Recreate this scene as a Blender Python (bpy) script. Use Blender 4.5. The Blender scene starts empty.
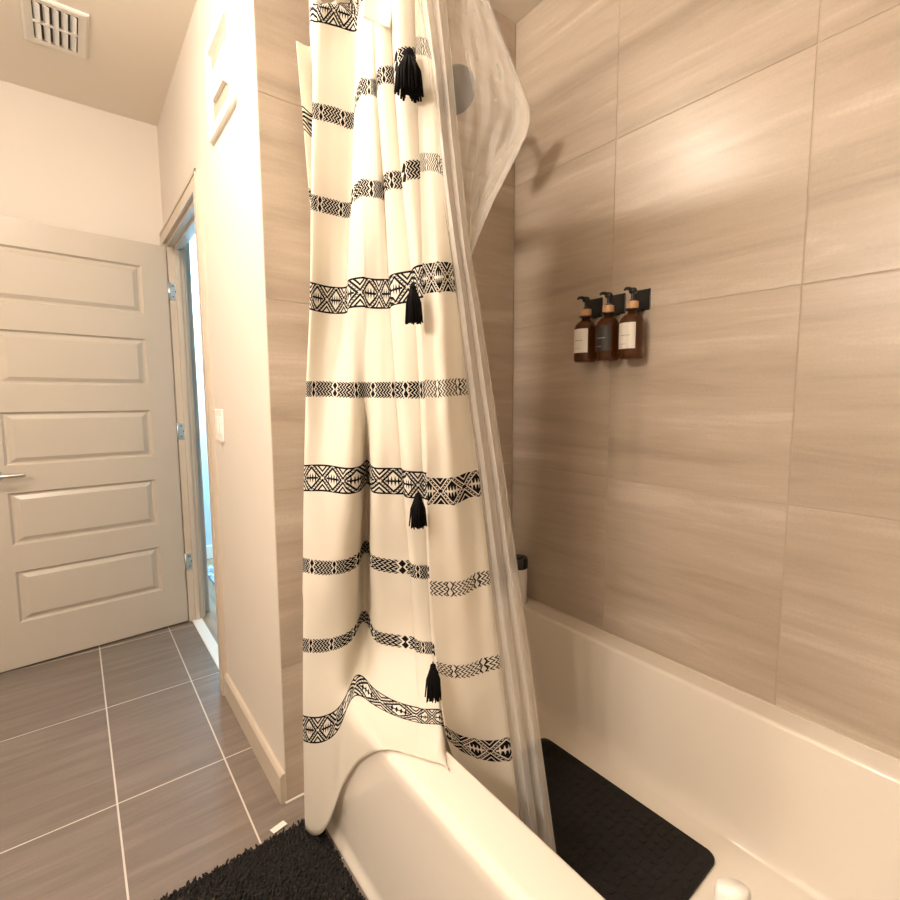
import bpy, bmesh, math, random
import numpy as np
from mathutils import Vector, Matrix
random.seed(4)
rng = np.random.default_rng(4)
SC = bpy.context.scene
COL = SC.collection
PI = math.pi

# ------------------------------------------------------------------ camera
CAM_H, YAW, PITCH = 1.2547, .6857, -.1004
FPX, CX, CY = 490.3342, 474.1584, 447.8933
cd = bpy.data.cameras.new('camera')
cd.sensor_width = 36
cd.lens = FPX / 900 * 36
cd.shift_x = -(CX - 450) / 900
cd.shift_y = (CY - 450) / 900
cd.clip_start = .02
cam = bpy.data.objects.new('camera', cd)
COL.objects.link(cam)
cam.location = (0, 0, CAM_H)
cam.rotation_euler = (PI / 2 + PITCH, 0, -YAW)
SC.camera = cam

# ------------------------------------------------------------------ world, view, main light level
w = bpy.data.worlds.new('world')
SC.world = w
w.use_nodes = True
w.node_tree.nodes['Background'].inputs[0].default_value = (1, .9, .78, 1)
w.node_tree.nodes['Background'].inputs[1].default_value = .25
SC.view_settings.view_transform = 'Standard'
SC.view_settings.look = 'None'
SC.view_settings.gamma = 1
SC.view_settings.use_curve_mapping = False
SC.view_settings.exposure = 0.25
LAMP = 400.0      # ceiling globe emission
FILL = 215.0    # emission of the added fill globes
HALL = 62.0       # hall daylight, watts
LAMP_POS = (-.11, 1.45, 2.642)
WARM = (1, .885, .755)

# ------------------------------------------------------------------ room dimensions (metres)
XR, YE, XD, YB, ZC = 1.402, 1.4623, .4399, 3.1673, 2.6758
XL, YF = -1.25, -1.15          # left wall and wall behind the camera
YN = -.0617                    # wall at the near end of the tub
RIM = .4377

_fw = np.array([math.sin(YAW) * math.cos(PITCH), math.cos(YAW) * math.cos(PITCH), math.sin(PITCH)])
_rt = np.array([math.cos(YAW), -math.sin(YAW), 0])
_up = np.cross(_rt, _fw)
def ray(u, v):
    return _rt * ((u - CX) / FPX) + _up * (-(v - CY) / FPX) + _fw
def on_plane(u, v, axis, val):
    d = ray(u, v); c = np.array([0, 0, CAM_H])
    return c + d * ((val - c[axis]) / d[axis])
def on_diag(u, v, D):
    """point of a sight line in the vertical plane x + y = D (D in the measured unit, .8968 m)"""
    d = ray(u, v)
    return np.array([0, 0, CAM_H]) + d * (D * .8968 / (d[0] + d[1]))

# ------------------------------------------------------------------ node helpers
class NT:
    def __init__(s, name):
        s.m = bpy.data.materials.new(name); s.m.use_nodes = True
        s.t = s.m.node_tree; s.n = s.t.nodes; s.l = s.t.links
        s.bsdf = s.n['Principled BSDF']; s.out = s.n['Material Output']
    def node(s, typ, **kw):
        n = s.n.new(typ)
        for k, v in kw.items(): setattr(n, k, v)
        return n
    def put(s, sock, v):
        if v is None: return
        if hasattr(v, 'is_linked') or hasattr(v, 'links'): s.l.new(v, sock)
        else:
            try: sock.default_value = v
            except Exception: sock.default_value = (*v, 1)
    def math(s, op, a, b=None, c=None):
        n = s.node('ShaderNodeMath', operation=op)
        for i, x in enumerate((a, b, c)):
            if x is not None: s.put(n.inputs[i], x)
        return n.outputs[0]
    def add(s, a, b): return s.math('ADD', a, b)
    def sub(s, a, b): return s.math('SUBTRACT', a, b)
    def mul(s, a, b): return s.math('MULTIPLY', a, b)
    def lt(s, a, b): return s.math('LESS_THAN', a, b)
    def gt(s, a, b): return s.math('GREATER_THAN', a, b)
    def ab(s, a): return s.math('ABSOLUTE', a)
    def fr(s, a): return s.math('FRACT', a)
    def mx(s, a, b): return s.math('MAXIMUM', a, b)
    def mn(s, a, b): return s.math('MINIMUM', a, b)
    def mix(s, f, a, b):
        n = s.node('ShaderNodeMix', data_type='RGBA')
        s.put(n.inputs[0], f); s.put(n.inputs[6], a if hasattr(a, 'links') else (*a, 1)); s.put(n.inputs[7], b if hasattr(b, 'links') else (*b, 1))
        return n.outputs[2]
    def coord(s, which='Object'):
        return s.node('ShaderNodeTexCoord').outputs[which]
    def mapping(s, vec, scale=(1, 1, 1), rot=(0, 0, 0), loc=(0, 0, 0)):
        n = s.node('ShaderNodeMapping')
        s.put(n.inputs['Vector'], vec)
        n.inputs['Scale'].default_value = scale; n.inputs['Rotation'].default_value = rot; n.inputs['Location'].default_value = loc
        return n.outputs[0]
    def noise(s, vec, scale=5, detail=4, rough=.55, dist=0):
        n = s.node('ShaderNodeTexNoise')
        s.put(n.inputs['Vector'], vec)
        n.inputs['Scale'].default_value = scale; n.inputs['Detail'].default_value = detail
        n.inputs['Roughness'].default_value = rough; n.inputs['Distortion'].default_value = dist
        return n.outputs[0]
    def ramp(s, f, stops):
        n = s.node('ShaderNodeValToRGB')
        s.put(n.inputs[0], f)
        e = n.color_ramp.elements
        while len(e) < len(stops): e.new(.5)
        for i, (p, c) in enumerate(stops): e[i].position = p; e[i].color = (*c, 1)
        return n.outputs[0]
    def bump(s, h, strength=.2, dist=.002):
        n = s.node('ShaderNodeBump')
        n.inputs['Strength'].default_value = strength; n.inputs['Distance'].default_value = dist
        s.put(n.inputs['Height'], h); s.l.new(n.outputs[0], s.bsdf.inputs['Normal'])
    def base(s, c): s.put(s.bsdf.inputs['Base Color'], c if hasattr(c, 'links') else (*c, 1))
    def set(s, **kw):
        for k, v in kw.items(): s.put(s.bsdf.inputs[k.replace('_', ' ')], v)

def simple(name, col, rough=.5, metal=0., var=.04, nscale=30, bump=0., bscale=200, coat=0., spec=.5):
    t = NT(name)
    n = t.noise(t.coord(), nscale, 3)
    lo = tuple(c * (1 - var) for c in col); hi = tuple(min(1, c * (1 + var)) for c in col)
    t.base(t.mix(n, lo, hi))
    t.set(Roughness=rough, Metallic=metal)
    t.bsdf.inputs['Specular IOR Level'].default_value = spec
    if coat: t.bsdf.inputs['Coat Weight'].default_value = coat; t.bsdf.inputs['Coat Roughness'].default_value = .1
    if bump: t.bump(t.noise(t.coord(), bscale, 2), bump)
    return t.m

def tile_material(name, cols, scale, rough, bands=True):
    t = NT(name)
    rnd = t.node('ShaderNodeNewGeometry').outputs['Random Per Island']
    off = t.node('ShaderNodeCombineXYZ')
    for i, k in enumerate((13.7, 7.3, 29.1)): t.put(off.inputs[i], t.mul(rnd, k))
    v = t.node('ShaderNodeVectorMath', operation='ADD')
    t.l.new(t.coord(), v.inputs[0]); t.l.new(off.outputs[0], v.inputs[1])
    n1 = t.noise(t.mapping(v.outputs[0], scale, rot=(.05, .05, 0)), 1.0, 5, .6, .6)
    n2 = t.noise(t.mapping(v.outputs[0], tuple(k * 5 for k in scale), rot=(-.04, .03, 0)), 1.0, 4, .65, .3)
    n3 = t.noise(v.outputs[0], 160, 2)
    f = t.add(t.add(t.mul(n1, .86), t.mul(n2, .22)), t.add(t.mul(n3, .12), -.12))
    f = t.add(f, t.mul(t.sub(rnd, .5), .06))
    c = t.ramp(f, [(.30, cols[0]), (.44, cols[1]), (.54, cols[2]), (.64, cols[3]), (.76, cols[2])])
    t.base(c)
    t.bsdf.inputs['Specular IOR Level'].default_value = .42
    t.put(t.bsdf.inputs['Roughness'], t.add(rough - .06, t.mul(n2, .12)))
    t.bump(t.add(n2, t.mul(n3, .5)), .05, .001)
    return t.m

# ------------------------------------------------------------------ mesh helpers
def add_box(bm, a, b, mi=0, bev=0., M=None):
    x0, y0, z0 = a; x1, y1, z1 = b
    r = bmesh.ops.create_cube(bm, size=1)
    vs = r['verts']
    for v in vs:
        v.co = Vector(((x0 + x1) / 2 + v.co.x * (x1 - x0), (y0 + y1) / 2 + v.co.y * (y1 - y0), (z0 + z1) / 2 + v.co.z * (z1 - z0)))
    fs = set(f for v in vs for f in v.link_faces)
    if bev:
        es = list(set(e for v in vs for e in v.link_edges))
        rr = bmesh.ops.bevel(bm, geom=es, offset=bev, segments=2, profile=.5, affect='EDGES')
        vs = list(set(v for f in rr['faces'] for v in f.verts) | set(v for v in vs if v.is_valid))
        fs = set(f for v in vs for f in v.link_faces)
    for f in fs: f.material_index = mi
    if M is not None:
        for v in vs: v.co = M @ v.co
    return vs
def add_lathe(bm, prof, seg=32, M=None, mi=0, a0=0., a1=2 * PI, cap=True):
    full = abs(a1 - a0 - 2 * PI) < 1e-6
    n = seg if full else seg + 1
    rings = []
    for r, z in prof:
        if r < 1e-6 and full:
            rings.append([bm.verts.new((0, 0, z))])
        else:
            rings.append([bm.verts.new((r * math.cos(a0 + (a1 - a0) * i / seg), r * math.sin(a0 + (a1 - a0) * i / seg), z)) for i in range(n)])
    for A, B in zip(rings, rings[1:]):
        m = max(len(A), len(B))
        for i in range(m if full else m - 1):
            j = (i + 1) % m
            q = []
            for vv in ((A[i % len(A)], A[j % len(A)], B[j % len(B)], B[i % len(B)])):
                if vv not in q: q.append(vv)
            if len(q) > 2:
                try: f = bm.faces.new(q); f.material_index = mi; f.smooth = True
                except ValueError: pass
    if M is not None:
        for R in rings:
            for v in R: v.co = M @ v.co
def add_tube(bm, pts, rad, seg=10, mi=0, cap=True):
    pts = [Vector(p) for p in pts]
    rads = rad if isinstance(rad, (list, tuple)) else [rad] * len(pts)
    prev = None; rings = []
    for i, p in enumerate(pts):
        d = (pts[min(i + 1, len(pts) - 1)] - pts[max(i - 1, 0)]).normalized()
        if prev is None:
            a = Vector((0, 0, 1)) if abs(d.z) < .9 else Vector((1, 0, 0))
            x = d.cross(a).normalized()
        else:
            x = (prev - d * prev.dot(d)).normalized()
        prev = x; y = d.cross(x)
        rings.append([bm.verts.new(p + (x * math.cos(2 * PI * k / seg) + y * math.sin(2 * PI * k / seg)) * rads[i]) for k in range(seg)])
    for A, B in zip(rings, rings[1:]):
        for k in range(seg):
            f = bm.faces.new((A[k], A[(k + 1) % seg], B[(k + 1) % seg], B[k])); f.smooth = True; f.material_index = mi
    if cap:
        for R, rev in ((rings[0], True), (rings[-1], False)):
            f = bm.faces.new(list(reversed(R)) if rev else R); f.material_index = mi
def add_prism(bm, poly, a, b, axis, mi=0):
    """polygon in the two other axes, extruded from a to b along axis"""
    o = [i for i in range(3) if i != axis]
    def mk(t):
        r = []
        for p in poly:
            c = [0, 0, 0]; c[axis] = t; c[o[0]] = p[0]; c[o[1]] = p[1]; r.append(bm.verts.new(c))
        return r
    A, B = mk(a), mk(b); n = len(poly)
    fs = [bm.faces.new(A), bm.faces.new(list(reversed(B)))]
    for i in range(n): fs.append(bm.faces.new((A[i], B[i], B[(i + 1) % n], A[(i + 1) % n])))
    for f in fs: f.material_index = mi
    bmesh.ops.recalc_face_normals(bm, faces=fs)
def obj(name, bm, mats, parent=None, smooth=None, loc=None):
    me = bpy.data.meshes.new(name)
    bm.to_mesh(me); bm.free()
    o = bpy.data.objects.new(name, me)
    for m in (mats if isinstance(mats, (list, tuple)) else [mats]): me.materials.append(m)
    COL.objects.link(o)
    if smooth is not None:
        for p in me.polygons: p.use_smooth = smooth
    if parent is not None: o.parent = parent
    if loc is not None: o.location = loc
    return o
def tag(o, label, cat, group=None):
    o['label'] = label; o['category'] = cat
    if group: o['group'] = group
    return o
def thing(name, label, cat, loc=(0, 0, 0), group=None):
    o = bpy.data.objects.new(name, None); COL.objects.link(o); o.location = loc
    o.empty_display_size = .05
    return tag(o, label, cat, group)
def struct(o):
    o['kind'] = 'structure'; return o
def auto(o, ang=35):
    me = o.data
    for p in me.polygons: p.use_smooth = True
    me.set_sharp_from_angle(angle=math.radians(ang))
    return o
def box_obj(name, a, b, m, parent=None, bev=0.):
    bm = bmesh.new(); add_box(bm, a, b, 0, bev); return obj(name, bm, m, parent)

# ------------------------------------------------------------------ materials
M_paint = simple('wall_paint', (.665, .60, .525), .55, var=.015, nscale=4, bump=.05, bscale=350)
M_ceil = simple('ceiling_paint', (.80, .72, .61), .7, var=.015, nscale=4, bump=.05, bscale=300)
M_door = simple('door_paint', (.50, .437, .36), .33, var=.02, nscale=6, bump=.04, bscale=260)
M_trim = simple('trim_paint', (.55, .47, .38), .38, var=.02, nscale=6)
M_grout = simple('wall_grout', (.47, .39, .31), .8, var=.08, nscale=80)
M_fgrout = simple('floor_grout', (.62, .56, .50), .8, var=.08, nscale=80)
TC = [(.385, .310, .240), (.46, .378, .298), (.505, .42, .338), (.60, .515, .43)]
M_tile_r = tile_material('stone_tile_long_wall', TC, (1, .9, 10), .33)
M_tile_e = tile_material('stone_tile_end_wall', TC, (.9, 1, 10), .30)
FC = [(.155, .122, .099), (.18, .142, .117), (.20, .16, .133), (.228, .186, .157)]
M_tile_f = tile_material('floor_tile', FC, (2.2, 24, 1), .34)
M_acryl = simple('tub_enamel', (.83, .76, .67), .12, var=.01, nscale=3, coat=.3)
M_caulk = simple('caulk', (.72, .66, .58), .5, var=.05)
M_black = simple('black_plastic', (.012, .011, .010), .28, var=.1)
M_blackmat = simple('black_rubber', (.008, .007, .0065), .6, spec=.3, var=.2, nscale=120, bump=.5, bscale=260)
M_chrome = simple('satin_nickel', (.55, .52, .48), .28, 1., var=.03)
M_hinge = simple('hinge_steel', (.70, .76, .80), .3, .8, var=.03)
M_white = simple('white_plastic', (.86, .82, .76), .35, var=.01)
M_recess = simple('vent_recess', (.40, .33, .26), .6, var=.03)
M_ventf = simple('vent_frame', (.74, .69, .61), .4, var=.01)
M_slat = simple('vent_slat', (.82, .80, .76), .4, var=.02)
M_dark = simple('dark_duct', (.05, .042, .035), .8, var=.1)
M_lid = simple('dark_lid', (.02, .015, .012), .2, var=.1)
M_wood = simple('bamboo', (.62, .36, .17), .5, var=.15, nscale=90)
M_paper = simple('label_paper', (.80, .76, .70), .6, var=.02)
M_blabel = simple('black_label', (.03, .026, .024), .5, var=.05)
M_ink = simple('ink', (.08, .07, .06), .6)
M_winK = simple('white_ink', (.75, .72, .68), .6)
M_tassel = simple('tassel_yarn', (.006, .005, .005), .9, spec=.1, var=.3, nscale=300, bump=.4, bscale=500)
M_shade = simple('hall_paint', (.58, .70, .76), .6, var=.02, nscale=4)
M_graymetal = simple('gunmetal', (.045, .043, .042), .35, .3, var=.1, nscale=80)

t = NT('amber_glass')
t.base((.17, .05, .010)); t.set(Roughness=.06)
t.bsdf.inputs['Transmission Weight'].default_value = .7
t.bsdf.inputs['IOR'].default_value = 1.45
M_amber = t.m
t = NT('clear_bottle')
t.base((.62, .50, .38)); t.set(Roughness=.15)
t.bsdf.inputs['Transmission Weight'].default_value = .5
M_clear = t.m

t = NT('hall_wood')
v = t.coord()
n = t.noise(t.mapping(v, (10, .8, 1)), 3, 5, .6, .4)
pl = t.fr(t.mul(t.node('ShaderNodeSeparateXYZ').outputs[0], 8))
t.base(t.ramp(n, [(.3, (.30, .20, .12)), (.7, (.46, .33, .22))])); t.set(Roughness=.35)
M_hwood = t.m
t = NT('hall_rug_weave')
n = t.noise(t.coord(), 38, 2, .5, 1.)
t.base(t.ramp(n, [(.44, (.06, .12, .22)), (.48, (.62, .66, .70)), (.56, (.62, .66, .70)), (.6, (.15, .25, .38))])); t.set(Roughness=.9)
M_hrug = t.m

def emissive(name, col, s):
    t = NT(name); t.base((.9, .85, .8))
    t.put(t.bsdf.inputs['Emission Color'], (*col, 1)); t.bsdf.inputs['Emission Strength'].default_value = s
    return t.m
M_lamp = emissive('frosted_lamp_glass', WARM, LAMP)
M_fill = emissive('fill_globe_glow', WARM, FILL)

# shaggy pile
t = NT('rug_pile')
n = t.noise(t.coord(), 55, 3)
t.base(t.mix(n, (.004, .0035, .003), (.022, .017, .014))); t.set(Roughness=.95)
M_pile = t.m

# ------------------------------------------------------------------ room shell
FT = .3047; FL = .613
bm = bmesh.new()
add_box(bm, (XL - .1, YF - .1, -.08), (.47, YB + .1, -.0005), 1)
add_box(bm, (.47, YN, -.08), (XR + .1, YE + .1, -.0005), 1)
g = .0024
FXS = [XL, -.578, .0316, .3363, .53]
for i in range(4):
    for j in range(-7, 4):
        x0, x1 = FXS[i], FXS[i + 1]
        y0, y1 = 1.7914 + j * FL, 1.7914 + (j + 1) * FL
        x0, x1 = max(x0, XL), min(x1, .465 if y0 > 1.4 else .53)
        y0, y1 = max(y0, YF), min(y1, YB)
        if x1 - x0 < .02 or y1 - y0 < .02: continue
        add_box(bm, (x0 + g, y0 + g, -.01), (x1 - g, y1 - g, 0), 0)
struct(obj('floor', bm, [M_tile_f, M_fgrout]))
struct(box_obj('ceiling', (XL - .1, YF - .1, ZC), (XR + .2, YB + .1, ZC + .1), M_ceil))
struct(box_obj('wall_back', (XL - .1, YB, 0), (XD + .12, YB + .1, ZC), M_paint))
struct(box_obj('wall_left', (XL - .1, YF, 0), (XL, YB, ZC), M_paint))
struct(box_obj('wall_front', (XL - .1, YF - .1, 0), (XR + .1, YF, ZC), M_paint))

# wall with the doorway (faces -X); opening y 2.262 .. 3.085, z to 2.058
DY0, DY1, DZ = 2.262, 3.085, 2.058
WT = .07
bm = bmesh.new()
add_box(bm, (XD, YE + .002, 0), (XD + WT, DY0, ZC))
add_box(bm, (XD, DY0, DZ), (XD + WT, DY1, ZC))
add_box(bm, (XD, DY1, 0), (XD + WT, YB, ZC))
struct(obj('wall_entry', bm, M_paint))

def tiled_wall(name, boxa, boxb, axis, face, sgn, us, zs, mat):
    """grout slab plus individually bevelled tiles; axis = wall normal axis"""
    bm = bmesh.new()
    add_box(bm, boxa, boxb, 1)
    g = .0019
    for u0, u1 in zip(us, us[1:]):
        for z0, z1 in zip(zs, zs[1:]):
            if axis == 0: a, b = (min(face, face + sgn * .008), u0 + g, z0 + g), (max(face, face + sgn * .008), u1 - g, z1 - g)
            else: a, b = (u0 + g, min(face, face + sgn * .008), z0 + g), (u1 - g, max(face, face + sgn * .008), z1 - g)
            add_box(bm, a, b, 0, .0008)
    return struct(obj(name, bm, [mat, M_grout]))
TZ = [0, RIM, RIM + .547, RIM + 1.094, RIM + 1.641, ZC]
tiled_wall('wall_right', (XR + .0015, YN, 0), (XR + .1, YE + .1, ZC), 0, XR, 1, [YN, .4463, .9957, YE], TZ, M_tile_r)
tiled_wall('wall_end', (XD + .004, YE + .0015, 0), (XR, YE + .1, ZC), 1, YE, 1, [XD, .855, XR], TZ, M_tile_e)
struct(box_obj('wall_near', (.47, YN - .1, 0), (XR + .1, YN, ZC), M_paint))

# hall beyond the doorway
struct(box_obj('floor_hall', (XD + .03, YE + .12, -.09), (2.6, 4.35, -.003), M_hwood))
struct(box_obj('wall_hall', (XD - .1, 4.23, 0), (2.6, 4.33, ZC), M_shade))
struct(box_obj('wall_hall_right', (2.5, YE + .1, 0), (2.6, 4.33, ZC), M_shade))
struct(box_obj('ceiling_hall', (XD + .07, YE + .1, ZC - .1), (2.6, 4.33, ZC), M_shade))
struct(box_obj('wall_hall_left', (XD, YB + .1, 0), (XD + .06, 4.23, ZC), M_shade))
struct(box_obj('baseboard_hall', (XD + .06, 4.215, 0), (2.5, 4.23, .105), M_white, bev=.003))
hr = tag(box_obj('hall_rug', (.672, 2.7, -.003), (1.5, 4.02, .009), M_hrug, bev=.003),
         'blue and white patterned rug on the wood floor beyond the doorway', 'rug')
ld = bpy.data.lights.new('hall_daylight', 'AREA'); ld.shape = 'RECTANGLE'; ld.size = 1.0; ld.size_y = .6
ld.energy = HALL; ld.color = (.56, .83, 1.0)
lo = bpy.data.objects.new('hall_daylight', ld); COL.objects.link(lo)
lo.location = (1.2, 3.55, 2.3); lo.rotation_euler = (math.radians(48), 0, 0); ld.spread = math.radians(130)

# door frame: casing, jambs, stop
bm = bmesh.new()
c = .07; th = .018
def casing_piece(poly):
    add_prism(bm, poly, XD - th, XD, 0)
casing_piece([(DY0 - c, 0), (DY0 - .004, 0), (DY0 - .004, DZ + .004), (DY0 - c, DZ + c)])
casing_piece([(DY1 + .004, 0), (DY1 + c, 0), (DY1 + c, DZ + c), (DY1 + .004, DZ + .004)])
casing_piece([(DY0 - .004, DZ + .004), (DY1 + .004, DZ + .004), (DY1 + c, DZ + c), (DY0 - c, DZ + c)])
add_box(bm, (XD - th - .004, DY0 - c, 0), (XD - th + .002, DY0 - c + .014, DZ + c), 0, .001)
add_box(bm, (XD - th - .004, DY0 - c, DZ + c - .014), (XD - th + .002, DY1 + c, DZ + c), 0, .001)
# jamb lining
add_box(bm, (XD - .002, DY0 - .004, 0), (XD + WT, DY0 + .012, DZ))
add_box(bm, (XD - .002, DY1 - .012, 0), (XD + WT, DY1 + .004, DZ))
add_box(bm, (XD - .002, DY0, DZ - .012), (XD + WT, DY1, DZ + .004))
# stops
add_box(bm, (XD + .028, DY0 + .012, 0), (XD + .052, DY0 + .024, DZ - .012))
add_box(bm, (XD + .028, DY1 - .024, 0), (XD + .052, DY1 - .012, DZ - .012))
add_box(bm, (XD + .028, DY0 + .012, DZ - .024), (XD + .052, DY1 - .012, DZ - .012))
# hall side casing
for y0, y1 in ((DY0 - c, DY0), (DY1, DY1 + c)): add_box(bm, (XD + WT, y0, 0), (XD + WT + .012, y1, DZ + c))
add_box(bm, (XD + WT, DY0, DZ), (XD + WT + .012, DY1, DZ + c))
struct(obj('trim_1', bm, M_trim))
struct(box_obj('trim_2', (.452, DY0 + .012, -.003), (.50, DY1 - .012, .006), M_white, bev=.002))     # threshold

bm = bmesh.new()
add_prism(bm, [(XD, 0), (XD - .015, 0), (XD - .015, .088), (XD - .009, .098), (XD, .098)], YE + .001, DY0 - c, 1)
struct(obj('baseboard_entry', bm, M_trim))
bm = bmesh.new()
add_prism(bm, [(YB, 0), (YB - .015, 0), (YB - .015, .088), (YB - .009, .098), (YB, .098)], XL, XD - .02, 0)
struct(obj('baseboard_back', bm, M_trim))
bm = bmesh.new()
add_box(bm, (XD - .004, YE - .006, 0), (.497, YE, .006), 0, .002)
struct(obj('trim_3', bm, M_caulk))          # caulk line under the tile strip

# ------------------------------------------------------------------ bathroom door (opened against the back wall)
DW, DH, DT = .795, 2.034, .035
bm = bmesh.new()
def door_face(yf, s):
    """front skin at depth yf with five raised panels; s=-1 faces -y"""
    zs = [(.210 + .366 * k, .452 + .366 * k) for k in range(5)]
    x0, x1 = .112, .682
    def V(x, z, d): return bm.verts.new((-x, yf - s * d, z))
    def quad(pts):
        f = bm.faces.new([V(*p) for p in pts]); return f
    # stiles and rails
    quad([(0, 0, 0), (x0, 0, 0), (x0, DH, 0), (0, DH, 0)])
    quad([(x1, 0, 0), (DW, 0, 0), (DW, DH, 0), (x1, DH, 0)])
    prev = 0
    for a, b in zs + [(DH, DH)]:
        quad([(x0, prev, 0), (x1, prev, 0), (x1, a, 0), (x0, a, 0)]); prev = b
    for a, b in zs:
        rects = []
        for ins, d in ((0, 0), (.010, .012), (.016, .0125), (.041, .001), (.044, .001)):
            rects.append([(x0 + ins, a + ins * .82, d), (x1 - ins, a + ins * .82, d), (x1 - ins, b - ins * .82, d), (x0 + ins, b - ins * .82, d)])
        for A, B in zip(rects, rects[1:]):
            for k in range(4): quad([A[k], A[(k + 1) % 4], B[(k + 1) % 4], B[k]])
        quad(rects[-1])
door_face(0, -1)
door_face(DT, 1)
add_box(bm, (-DW, .0115, 0), (0, DT - .0115, DH))
for xa, xb, za, zb in ((-DW, -DW + .004, 0, DH), (-.004, 0, 0, DH), (-DW, 0, 0, .004), (-DW, 0, DH - .004, DH)):
    add_box(bm, (xa, .0001, za), (xb, DT - .0001, zb))
bmesh.ops.remove_doubles(bm, verts=bm.verts, dist=.00005)
bmesh.ops.recalc_face_normals(bm, faces=bm.faces)
door = struct(obj('door_1', bm, M_door))
door.location = (.431, 3.072, .010); door.rotation_euler = (0, 0, math.radians(4.6))
# lever handle
bm = bmesh.new()
Mx = Matrix.Translation((-.722, 0, .902)) @ Matrix.Rotation(PI / 2, 4, 'X')
add_lathe(bm, [(0, .012), (.022, .012), (.029, .008), (.031, 0)], 28, Mx)
add_tube(bm, [(-.722, 0, .902), (-.722, -.045, .902), (-.715, -.054, .902), (-.70, -.056, .902), (-.625, -.056, .902), (-.617, -.056, .902)], [.0105, .0105, .0105, .0098, .009, .006], 12)
auto(obj('door_handle', bm, M_chrome, door))
for z in (.339, 1.068, 1.808):
    bm = bmesh.new()
    # leaf mortised on the jamb (built in door space, near the hinge edge) plus barrel
    pts = [(.010, -.044), (.032, -.044), (.039, -.037), (.039, .037), (.032, .044), (.010, .044)]
    add_prism(bm, [(x, z + d) for x, d in pts], -.005, -.0035, 1)
    add_tube(bm, [(.007, .002, z - .044), (.007, .002, z + .044)], .0055, 12)
    for sx, sz in ((.022, -.028), (.022, .028), (.033, 0)):
        add_box(bm, (sx - .003, -.0056, z + sz - .003), (sx + .003, -.0045, z + sz + .003), 1)
    obj('hinge', bm, [M_hinge, M_dark], door)

# ------------------------------------------------------------------ wall and ceiling fittings
# ceiling vent
vt = thing('ceiling_vent', 'white two-row slatted air vent in the ceiling above the door', 'vent', (.045, 2.59, ZC))
bm = bmesh.new()
ox, oy = .097, .152; ix, iy = .066, .120
rects = [((ox, oy), 0), ((ox, oy), -.006), ((ox - .008, oy - .008), -.010), ((ix, iy), -.008), ((ix, iy), .0)]
rg = []
for (a, b), z in rects: rg.append([bm.verts.new((sx * a, sy * b, z)) for sx, sy in ((-1, -1), (1, -1), (1, 1), (-1, 1))])
for A, B in zip(rg, rg[1:]):
    for k in range(4): bm.faces.new((A[k], A[(k + 1) % 4], B[(k + 1) % 4], B[k]))
bmesh.ops.recalc_face_normals(bm, faces=bm.faces)
obj('frame', bm, M_ventf, vt)
bm = bmesh.new(); add_box(bm, (-ix, -iy, -.0012), (ix, iy, -.0004)); obj('duct_backing', bm, M_dark, vt)
bm = bmesh.new(); add_box(bm, (-ix, -.006, -.0095), (ix, .006, -.003)); obj('crossbar', bm, M_white, vt)
for r in (-1, 1):
    for k in range(5):
        bm = bmesh.new()
        x = -ix + (k + .5) * 2 * ix / 5
        Mx = Matrix.Translation((x, r * .063, -.0065)) @ Matrix.Rotation(math.radians(30), 4, 'Y')
        add_box(bm, (-.0105, -.054, -.0007), (.0105, .054, .0007), 0, 0, Mx)
        obj('slat', bm, M_slat, vt)

# square register on the entry wall
rgx = XD
reg = thing('wall_vent_cover', 'white square vent cover with rounded corners high on the entry wall', 'vent', (rgx, 1.815, 2.285))
bm = bmesh.new()
def rrect(hy, hz, r, n=6):
    p = []
    for cy, cz, a in ((hy - r, hz - r, 0), (-hy + r, hz - r, PI / 2), (-hy + r, -hz + r, PI), (hy - r, -hz + r, 3 * PI / 2)):
        for i in range(n + 1): p.append((cy + r * math.cos(a + PI / 2 * i / n), cz + r * math.sin(a + PI / 2 * i / n)))
    return p
prof = [(.170, .156, .03, 0), (.170, .156, .03, -.009), (.165, .151, .026, -.014), (.130, .118, .012, -.014), (.122, .110, .008, -.001)]
rg = [[bm.verts.new((x, y, z)) for y, z in rrect(hy, hz, r)] for hy, hz, r, x in prof]
for A, B in zip(rg, rg[1:]):
    n = len(A)
    for k in range(n): bm.faces.new((A[k], A[(k + 1) % n], B[(k + 1) % n], B[k]))
bmesh.ops.recalc_face_normals(bm, faces=bm.faces)
auto(obj('frame', bm, M_ventf, reg), 30)
bm = bmesh.new(); add_box(bm, (-.002, -.124, -.112), (-.0004, .124, .112)); obj('recessed_panel', bm, M_recess, reg)['label'] = 'beige recessed panel'
bm = bmesh.new()   # raised lozenge bar between the two recessed halves
add_prism(bm, [(-.121, .035), (-.08, .055), (.0, .040), (.08, .040), (.121, -.01), (.08, -.045), (.0, -.045), (-.06, -.045), (-.121, -.085)], -.013, -.0012, 0)
obj('centre_bar', bm, M_ventf, reg)
# light switch, two gang
sw = thing('light_switch', 'white two-gang light switch plate on the entry wall beside the doorway', 'switch', (XD, 2.085, 1.153))
bm = bmesh.new(); add_box(bm, (-.006, -.058, -.06), (0, .058, .06), 0, .002); obj('plate', bm, M_white, sw)
for k, y in enumerate((.023, -.023)):
    bm = bmesh.new(); add_box(bm, (-.0085, y - .016, -.033), (-.005, y + .016, .033), 0, .0008,)
    obj('rocker', bm, M_white, sw)
bm = bmesh.new(); add_box(bm, (-.012, -.05, -.066), (-.002, -.012, -.060), 0, .0005); obj('lower_lip', bm, M_trim, sw)

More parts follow.
